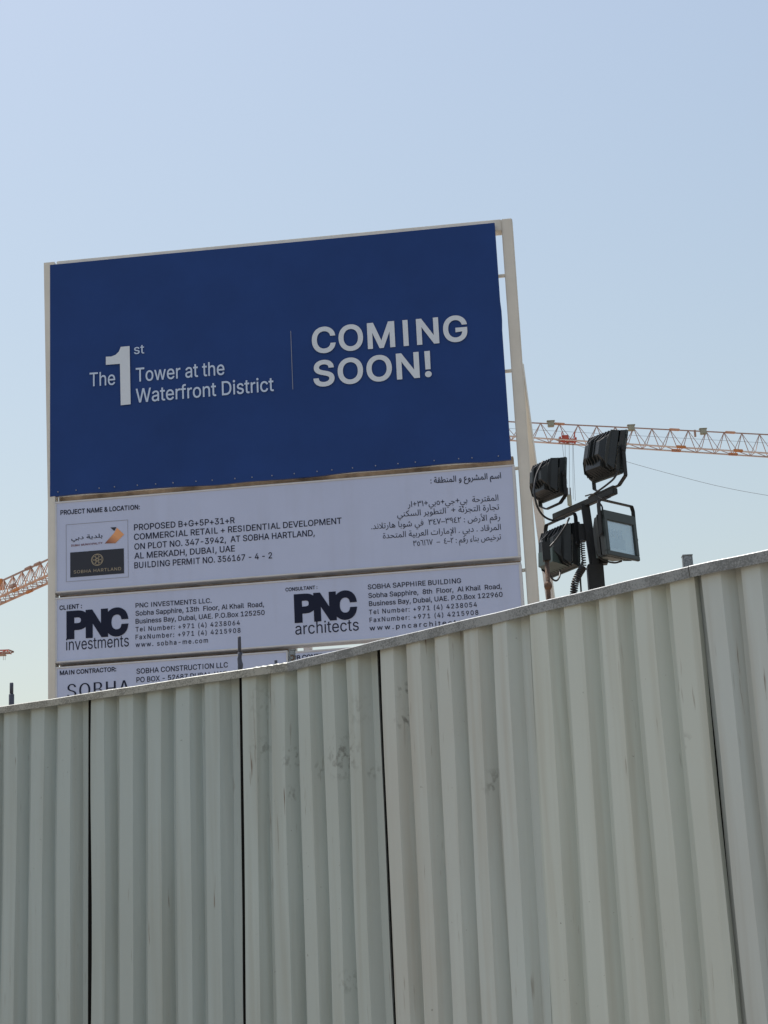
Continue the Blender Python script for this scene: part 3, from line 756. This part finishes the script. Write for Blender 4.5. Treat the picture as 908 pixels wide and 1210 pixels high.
def floodlight(center, wdir, tilt, arm, arm_bar, label, roll=0, s=1.0, glassy=True):
    """center: pivot point; wdir: direction of the lamp's width; tilt: rotation about the width (deg); arm: +1 bracket goes up, -1 down"""
    w = Vector(wdir).normalized(); w.z = 0; w.normalize(); up = Vector((0, 0, 1)); f = up.cross(w)       # f: front normal
    L_ = bpy.data.objects.new('floodlight', None); COL.objects.link(L_); L_.parent = mast; L_.empty_display_size = .1
    M = Matrix((w, f, up)).transposed().to_4x4(); M.translation = center
    L_.matrix_basis = M; L_['label'] = label
    T = Matrix.Rotation(math.radians(tilt), 4, 'X') @ Matrix.Rotation(math.radians(roll), 4, 'Y')
    def fin(o): o.matrix_basis = T; return o
    W2, H2 = .172*s, .165*s; e = .036*s
    b = MB()
    b.box((-W2, .0, H2-e*2.0), (W2, .028, H2), .005); b.box((-W2, .0, -H2), (W2, .028, -H2+e), .005)
    b.box((-W2, .001, -H2+e-.002), (-W2+e, .027, H2-e+.002), .004); b.box((W2-e, .001, -H2+e-.002), (W2, .027, H2-e+.002), .004)
    fin(b.build('bezel', M_frame, L_))
    fin(MB().box((-W2+e-.003, .008, -H2+e-.003), (W2-e+.003, .016, H2-e+.003)).build('glass', M_glass, L_))
    # reflector well behind the pane, with its light source
    xi, zt_, zb_ = W2-e-.002, H2-e*2-.002, -H2+e+.002; rb = MB(); F_ = [(-xi, .004, zb_), (xi, .004, zb_), (xi, .004, zt_), (-xi, .004, zt_)]
    G_ = [(-xi*.45, -.05, zb_*.5), (xi*.45, -.05, zb_*.5), (xi*.45, -.05, zt_*.4), (-xi*.45, -.05, zt_*.4)]
    for a in range(4): rb.poly([F_[a], F_[(a+1) % 4], G_[(a+1) % 4], G_[a]])
    rb.poly(G_); fin(rb.build('reflector', M_led, L_))
    fin(MB().box((-xi*.3, -.049, zb_*.32), (xi*.3, -.042, zt_*.2), .002).build('light_source', M_lsrc, L_))
    b = MB()
    def rect(a, c, y, z=0): return [(-a, y, z-c), (a, y, z-c), (a, y, z+c), (-a, y, z+c)]
    A_ = rect(W2*.97, H2*.97, .001); B_ = rect(W2*.94, H2*.90, -.04); va = [b.bm.verts.new(p) for p in A_]; vb = [b.bm.verts.new(p) for p in B_]
    for a in range(4): b.bm.faces.new((va[a], va[(a+1) % 4], vb[(a+1) % 4], vb[a]))     # open at the front
    b.poly([(x_*.999, -.052, z_*.999) for x_, _, z_ in B_])
    b.frustum(rect(W2*.93, H2*.89, -.054), rect(W2*.80, H2*.72, -.10)); b.frustum(rect(W2*.80, H2*.72, -.098), rect(W2*.50, H2*.30, -.165, .0))
    fin(b.build('housing', M_housing, L_))
    for k in range(9):
        x = (-.8+.2*k)*W2*.95; c = MB(); k2 = 1-abs(-.8+.2*k)*.35
        pr = [(-.03, .95), (-.108, .84), (-.186*k2, .38), (-.186*k2, -.38), (-.108, -.84), (-.03, -.95)]
        c.frustum([(x-.0025, y_, H2*z_) for y_, z_ in pr], [(x+.0025, y_, H2*z_) for y_, z_ in pr])
        fin(c.build('cooling_fin', M_housing, L_))
    c = MB(); dd = .135 if arm < 0 else .175
    c.frustum([(-W2*.60, -.03, -H2*.93), (W2*.60, -.03, -H2*.93), (W2*.60, -.03, -H2*.05), (-W2*.60, -.03, -H2*.05)],
              [(-W2*.50, -dd, -H2*.80), (W2*.50, -dd, -H2*.80), (W2*.50, -dd, -H2*.18), (-W2*.50, -dd, -H2*.18)])
    fin(c.build('driver_box', M_driver if arm > 0 else M_housing, L_))
    # bracket
    for sx in (-1, 1):
        x = sx*(W2+.012); c = MB()
        if arm > 0: pts = [(x, -.01, -.03), (x, -.01, arm_bar*.86), (x*.93, -.01, arm_bar)]
        else: pts = [(x, -.01, .03), (x, -.01, -arm_bar*.80), (x*.55, -.01, -arm_bar)]
        for a, d_ in zip(pts, pts[1:]): c.bar(a, d_, .008, .036, up=(0, 1, 0), bevel=.002)
        c.build('bracket_arm', M_black, L_)
        MB().tube([(x-sx*.012, -.01, 0), (x+sx*.012, -.01, 0)], .018, 10).build('pivot_knob', M_black, L_)
    z = arm*arm_bar; xx = (W2+.012)*(.93 if arm > 0 else .55)
    MB().bar((-xx, -.01, z), (xx, -.01, z), .036, .008, bevel=.002).build('bracket_bar', M_black, L_)
    return L_
FAR = -BDIR     # width axis so that the front normal points to the right and away
UL = floodlight(lm(fp(653, 567, DM+.22)), BDIR, -5, -1, .22, 'upper left floodlight seen from behind', roll=2, s=.94)
UR = floodlight(lm(fp(719.5, 539, DM-.22)), BDIR, -11, -1, .27, 'highest floodlight on the right end of the crossbar', roll=4, s=1.10)
LL = floodlight(lm(fp(666, 649.5, DM+.20)), BDIR, -4, 1, .25, 'lower left floodlight with green-grey box on its back', s=1.12)
LR = floodlight(lm(fp(732.0, 633.5, DM-.16)), (-.735, -.68, 0), 2, 1, .27, 'lower right floodlight with its glass towards the viewer', s=1.1)
# cables
def cable(pts, r, name='cable', m_=M_cable, n=8):
    P = [lm(fp(x, y, DM+o)) for x, y, o in pts]
    return MB().tube(smooth_path(P, n), r, 8).build(name, m_, mast)
cable([(642, 545, .1), (634, 562, .05), (631.5, 580, 0), (635, 598, 0), (643, 610, .05), (655, 615, .1), (668, 612, .1)], .0085)
cable([(673, 612, -.05), (668, 622, -.1), (658, 637, -.12), (649, 648, -.15), (645.5, 660, -.15), (648, 675, -.12), (653, 684, -.1), (658, 686, -.1), (661.5, 681, -.05), (662, 674, 0)], .0075)
cable([(731, 555, -.4), (726, 565, -.4), (717, 573, -.4), (706, 581, -.35), (696, 588, -.2)], .008)
cable([(704, 590, -.1), (712, 600, -.2), (708, 615, -.2), (705, 640, -.15), (706, 655, -.15), (714, 662, -.15), (726, 665, -.15), (735, 663, -.12)], .007)
cable([(688, 664, -.1), (686, 680, -.1), (687, 700, -.1)], .007)
cable([(692, 586, -.2), (702, 584, -.3), (712, 590, -.35), (722, 587, -.35)], .006)
def coil(pts, R0, r, turns, name='coiled_cable'):
    P = smooth_path([lm(fp(x, y, DM+o)) for x, y, o in pts], 24); out = []; n = len(P)
    steps = turns*12
    for i in range(steps+1):
        f = i/steps*(n-1); a = int(min(f, n-2)); p = P[a].lerp(P[a+1], f-a); d = (P[min(a+1, n-1)]-P[a]).normalized()
        x = d.cross(Vector((0, 1, 0))).normalized(); y = d.cross(x); an = 2*math.pi*i/12
        out.append(p + R0*(math.cos(an)*x + math.sin(an)*y))
    return MB().tube(out, r, 6).build(name, M_cable, mast)
coil([(689, 671, -.12), (684, 679, -.14), (679.5, 690, -.14), (678, 704, -.12)], .024, .0072, 14)
coil([(688.5, 638, -.12), (689, 652, -.12), (690.5, 668, -.12)], .014, .0055, 11)

# ------------------------------------------------------------------ rusty standpipe
yp = 13.2
pt = at_y(645.0, 642, yp); pb = at_y(648.5, 706, yp); kk = yp/F_PX/_cp
pipe = thing('rusty_standpipe', 'thin rusty pipe with dark square head standing between the sign and the floodlights', 'pipe', (pb.x+.01, yp, 0))
def lp(P): return Vector(P)-Vector((pb.x+.01, yp, 0))
MB().tube([(0, 0, 0), lp(pb), lp(at_y(646.5, 662, yp))], 2.7*kk, 12).build('pipe_shaft', M_rust, pipe)
MB().tube([lp(at_y(648.2, 696.5, yp)), lp(at_y(648.0, 693.5, yp)), lp(at_y(647.8, 690.5, yp)), lp(at_y(647.6, 687.5, yp))], [3.2*kk, 4.8*kk, 4.8*kk, 3.2*kk], 12).build('collar', M_rust, pipe)
MB().bar(lp(at_y(646.5, 663, yp)), lp(at_y(644.6, 641, yp)), 9*kk, 9*kk, up=(0, 1, 0), bevel=.004).build('head', M_black, pipe)

# ------------------------------------------------------------------ cranes
def lattice_jib(t, loc, A, B, dA, dB, n, width, m_top, m_low, m_brace, chord, brace, double=False, phase=0.0, extra=None):
    """triangular jib: top chord A->B, lower chords dA/dB below it, n bays"""
    A = Vector(A)-loc; B = Vector(B)-loc; d = (B-A).normalized(); side = d.cross(Vector((0, 0, 1))).normalized()
    if side.y < 0: side = -side                     # away from the camera
    L = (B-A).length
    def T(f): return A.lerp(B, f)
    def Lw(f, s_): return A.lerp(B, f) - Vector((0, 0, dA+(dB-dA)*f)) + side*(width*s_)
    MB().bar(A, B, chord, bevel=0).build('top_chord', m_top, t)
    for s_ in (-.5, .5): MB().bar(Lw(0, s_), Lw(1, s_), chord*1.25).build('lower_chord', m_low, t)
    def br(a, b, w=brace, m_=m_brace, nm='brace'):
        MB().bar(a, b, w).build(nm, m_, t)
    for k in range(n):
        f0, f1 = k/n, (k+1)/n; fm = (f0+f1)/2
        for s_ in (-.5, .5):
            br(Lw(f0, s_), T(fm)); br(T(fm), Lw(f1, s_))
            if double: br(T(fm), Lw(fm, s_), brace*1.3, m_low, 'post')
        br(Lw(f0, -.5), Lw(f0, .5), brace, m_brace, 'cross_tie'); br(Lw(f0, -.5), Lw(f1, .5), brace, m_brace, 'cross_tie')
    return T, Lw
def mast_tower(t, base, top, w, material):
    for sx in (-1, 1):
        for sy in (-1, 1): MB().bar((base[0]+sx*w/2, base[1]+sy*w/2, 0), (base[0]+sx*w/2, base[1]+sy*w/2, top), .14).build('mast_leg', material, t)
    n = int(top/w); b = MB()
    for k in range(n):
        z0, z1 = k*top/n, (k+1)*top/n; s_ = 1 if k % 2 else -1
        for (a, c) in (((-1, -1), (1, -1)), ((1, -1), (1, 1)), ((1, 1), (-1, 1)), ((-1, 1), (-1, -1))):
            b.bar((base[0]+a[0]*w/2, base[1]+a[1]*w/2, z0 if s_ > 0 else z1), (base[0]+c[0]*w/2, base[1]+c[1]*w/2, z1 if s_ > 0 else z0), .07)
    b.build('mast_bracing', material, t)
# right-hand crane
v = ray(600, 498); D0 = 180; ZJ = (CAM + v*(D0/v.y)).z
pA, pB = at_z(560, 496.2, ZJ), at_z(908, 513.6, ZJ)
dirj = (pB-pA).normalized(); bay = (pB-pA).length/16
nb_ = 24; pE = pA + dirj*bay*nb_
mastp = pE + dirj*1.5
cr1 = thing('tower_crane', 'pale orange tower crane jib crossing the sky right of the sign with a red trolley', 'tower crane', (mastp.x, mastp.y, 0), 0, 'tower cranes on the skyline')
loc1 = Vector((mastp.x, mastp.y, 0))
h_at = lambda px0, py0, py1: (at_y(px0, py0, at_z(px0, py0, ZJ).y).z - at_y(px0, py1, at_z(px0, py0, ZJ).y).z)
hA = h_at(600, 498, 517.0); hB = h_at(908, 513.5, 538.0)
Tj, Lj = lattice_jib(cr1, loc1, pA, pE, hA, hA+(hB-hA)*nb_/16, nb_, 1.15, M_crane_d, M_crane_p, M_crane_d, .10, .055)
def jib_f(px):                                     # pixel column -> fraction along the jib
    a, b = 0, 1
    for _ in range(40):
        m_ = (a+b)/2; P = Tj(m_)+loc1-CAM; x_ = PW/2+F_PX*P.dot(RIGHT)/P.dot(FWD)
        if x_ < px: a = m_
        else: b = m_
    return a
for px in (651, 746, 831):
    P = Tj(jib_f(px)); MB().box(tuple(P+Vector((-.30, -.25, -.30))), tuple(P+Vector((.32, .25, .22))), .05).build('lamp_box', M_crane_g, cr1)
    MB().box(tuple(P+Vector((-.38, -.28, .22))), tuple(P+Vector((.40, .28, .28))), .02).build('lamp_hood', M_crane_g, cr1)
P = Tj(jib_f(821)); MB().box(tuple(P+Vector((-.08, -.1, -.6))), tuple(P+Vector((.12, .1, .1))), .02).build('lamp_box', M_crane_d, cr1)
for px in (661, 797, 863):
    P = Tj(jib_f(px)); MB().bar(P-dirj*.55+Vector((0, 0, .03)), P+dirj*.55+Vector((0, 0, .03)), .3, .2, bevel=.05).build('splice_plate', M_crane, cr1)
for px in (800, 867):
    f = jib_f(px)
    for s_ in (-.5, .5): MB().bar(Lj(f, s_)-dirj*.5+Vector((0, 0, .06)), Lj(f, s_)+dirj*.5+Vector((0, 0, .06)), .24, .26, bevel=.04).build('splice_plate', M_crane_o, cr1)
# hand line
b = MB(); b.bar(Tj(0)-Vector((0, 0, .65)), Tj(1)-Vector((0, 0, 1.0)), .022).build('safety_line', M_rope, cr1)
MB().bar(Lj(.25, -.5)-Vector((0, 0, .35)), Lj(1, -.5)-Vector((0, 0, .42)), .025).build('trolley_rope', M_rope, cr1)
# trolley
ft = jib_f(669.5); C0 = (Lj(ft, -.5)+Lj(ft, .5))/2
tb = MB(); 
tb.bar(C0-dirj*.85+Vector((0, -.2, .22)), C0+dirj*.85+Vector((0, -.2, .22)), .12, .14); tb.bar(C0-dirj*.85+Vector((0, .6, .22)), C0+dirj*.85+Vector((0, .6, .22)), .12, .14)
for a in (-.8, .0, .8): tb.bar(C0+dirj*a+Vector((0, -.7, .2)), C0+dirj*a+Vector((0, .7, .2)), .16, .2)
tb.bar(C0-dirj*.6+Vector((0, -.6, .25)), C0-dirj*.6+Vector((0, -.6, .75)), .1); tb.bar(C0+dirj*.7+Vector((0, -.6, .2)), C0+dirj*.7+Vector((0, -.6, .85)), .1)
tb.build('trolley_frame', M_crane_r, cr1)
MB().box(tuple(C0+Vector((-.55, -.75, .05))), tuple(C0+Vector((.05, -.35, .5))), .05).build('winch_box', M_crane_r, cr1)
for a in (-.55, .25, .65):
    P = C0+dirj*a+Vector((0, -.55, -.05)); MB().tube([P+Vector((0, -.06, 0)), P+Vector((0, .06, 0))], .2, 12).build('sheave', M_crane_r, cr1)
MB().bar(C0-dirj*.95+Vector((0, -.7, -.45)), C0+dirj*.6+Vector((0, -.7, -.45)), .06).build('rope_guard', M_crane_d, cr1)
MB().bar(C0-dirj*.95+Vector((0, -.7, -.45)), C0-dirj*.95+Vector((0, -.7, .2)), .06).build('rope_guard', M_crane_d, cr1)
Yt = (C0+loc1).y - .6
hk = at_y(672.5, 578, Yt)-loc1
for px, py1, bx_ in ((664.5, 572, 670.5), (668.0, 577, 671.5), (672.8, 577, 673), (677, 577, 674.4)):
    a = at_y(px, 524, Yt)-loc1; c = at_y(bx_ if py1 < 576 else px+.6, py1 if py1 < 576 else 590, Yt)-loc1
    MB().bar(a, c, .03).build('hoist_rope', M_rope, cr1)
MB().bar(at_y(677.5, 524, Yt)-loc1, at_y(680.2, 592, Yt)-loc1, .028).build('hoist_rope', M_rope, cr1)
for px in (670.9, 673.9): MB().bar(at_y(px, 576.5, Yt)-loc1, at_y(px+.5, 586, Yt)-loc1, .10, .2).build('hook_sheave', M_rope, cr1)
hb = MB(); hb.bar(at_y(672.6, 584.5, Yt)-loc1, at_y(673.6, 598, Yt)-loc1, .42, .3, up=(0, 1, 0), bevel=.08)
hb.build('hook_block', M_crane_g, cr1)
mast_tower(cr1, (0, 0), ZJ-2.2, 1.8, M_crane_p)
MB().box((-.9, -2.2, ZJ-3.4), (.9, -.9, ZJ-1.4), .1).build('cab', M_crane_o, cr1)
MB().bar((0, 0, ZJ-1.5), (dirj.x*12, dirj.y*12, ZJ-1.5), 1.4, .4).build('counter_jib', M_crane_p, cr1)
MB().bar((dirj.x*9, dirj.y*9, ZJ-2.6), (dirj.x*12, dirj.y*12, ZJ-2.6), 1.6, 1.8).build('counterweight', M_crane_g, cr1)
MB().bar((-dirj.x*1.5, -dirj.y*1.5, ZJ), (0, 0, ZJ-2.0), .2).build('head_frame', M_crane_p, cr1)
# left-hand crane, its jib passing behind the sign
v = ray(0, 687.5); D0 = 163; ZL = (CAM + v*(D0/v.y)).z
qA, qB = at_z(-70, 687.5+70*.46, ZL), at_z(56, 661.6, ZL); dl = (qB-qA).normalized(); bl = (qB-qA).length/12.2
nbl = 28; qE = qA + dl*bl*nbl
cr2 = thing('tower_crane', 'rust orange tower crane jib on the left, rising to pass behind the sign', 'tower crane', (qE.x, qE.y, 0), 0, 'tower cranes on the skyline')
loc2 = Vector((qE.x, qE.y, 0))
def h_atz(px, py0, py1, z): y_ = at_z(px, py0, z).y; return at_y(px, py0, y_).z-at_y(px, py1, y_).z
hL = h_atz(28, 674.6, 697.5, ZL)
Tl, Ll = lattice_jib(cr2, loc2, qA, qE, hL, hL, nbl, 1.25, M_crane_d, M_crane, M_crane_d, .12, .05, double=True)
def jf2(px):
    a, b = 0, 1
    for _ in range(40):
        m_ = (a+b)/2; P = Tl(m_)+loc2-CAM; x_ = PW/2+F_PX*P.dot(RIGHT)/P.dot(FWD)
        if x_ < px: a = m_
        else: b = m_
    return a
for px, m_ in ((34, M_crane_d), (45, M_crane_d)):
    P = Tl(jf2(px)); MB().bar(P-dl*.5+Vector((0, 0, .03)), P+dl*.5+Vector((0, 0, .03)), .3, .22, bevel=.05).build('splice_plate', m_, cr2)
for px in (27.5,):
    for s_ in (-.5, .5): P = Ll(jf2(px), s_); MB().bar(P-dl*.55, P+dl*.55, .22, .26, bevel=.05).build('splice_plate', M_crane_o, cr2)
P = Tl(jf2(1)); MB().box(tuple(P+Vector((-.6, -.4, -.7))), tuple(P+Vector((.25, .4, .15))), .05).build('winch_box', M_crane_o, cr2)
P = Ll(jf2(23), -.5); MB().bar(P-dl*.35+Vector((0, 0, .45)), P+dl*.45+Vector((0, 0, .45)), .3, .3, bevel=.05).build('lamp_box', M_crane_d, cr2)
mast_tower(cr2, (0, 0), ZL-2.0, 1.8, M_crane)
MB().bar((-dl.x*.6, -dl.y*.6, ZL-hL), (0, 0, ZL-2.0), .3).build('head_frame', M_crane, cr2)
# third jib tip, far left
D3 = 235
tipc = at_y(17, 770, D3); o3 = at_y(-60, 770.5, D3)
loc3 = Vector((o3.x-14, D3, 0))
cr3 = thing('tower_crane', 'small rust red crane jib tip low at the left edge above the stepped rod', 'tower crane', loc3, 0, 'tower cranes on the skyline')
e_ = lambda px, py: at_y(px, py, D3)-loc3
b = MB(); za = e_(0, 768.2); zc = e_(0, 772.6); xt = e_(10.5, 768.0); tip = e_(16.5, 770.2)
x0_ = 0.0
b.bar((x0_, 0, za.z), xt, .13).build('top_chord', M_crane_r, cr3)
b = MB(); b.bar((x0_, -.5, zc.z), (e_(13, 772).x, -.4, zc.z+.08), .14).build('lower_chord', M_crane_d, cr3)
b = MB(); b.bar((x0_, .5, zc.z), (e_(13, 772).x, .4, zc.z+.08), .14).build('lower_chord', M_crane_d, cr3)
MB().bar(xt, tip, .16).build('jib_nose', M_crane_d, cr3); MB().bar((e_(13, 772).x, 0, zc.z+.08), tip, .16).build('jib_nose', M_crane_d, cr3)
x = x0_; k = 0
while x < xt.x-.3:
    for s_ in (-.5, .5): MB().bar((x, s_ if k % 2 else 0, zc.z if k % 2 else za.z), (x+.55, 0 if k % 2 else s_, za.z if k % 2 else zc.z), .09).build('brace', M_crane_r, cr3)
    x += .55; k += 1
MB().box((e_(-1, 773).x, -.5, e_(0, 774.6).z), (e_(7, 773).x, .5, e_(0, 773.4).z), .02).build('trolley_frame', M_crane_d, cr3)
for px in (4.2, 6.4): MB().bar(e_(px, 774), e_(px, 780), .04).build('hoist_rope', M_rope, cr3)
mast_tower(cr3, (-.9, 0), zc.z, 1.6, M_crane)
# thin sagging wire
wp = [at_y(x, y, 90) for x, y in ((672, 522), (691, 529), (739, 545), (800, 562), (854, 575.5), (908, 585.5), (980, 596))]
wire = MB().tube(smooth_path(wp, 6), .0085, 6).build('overhead_wire', M_rope)
tag(wire, 'thin dark wire sagging across the sky below the right crane jib', 'wire')
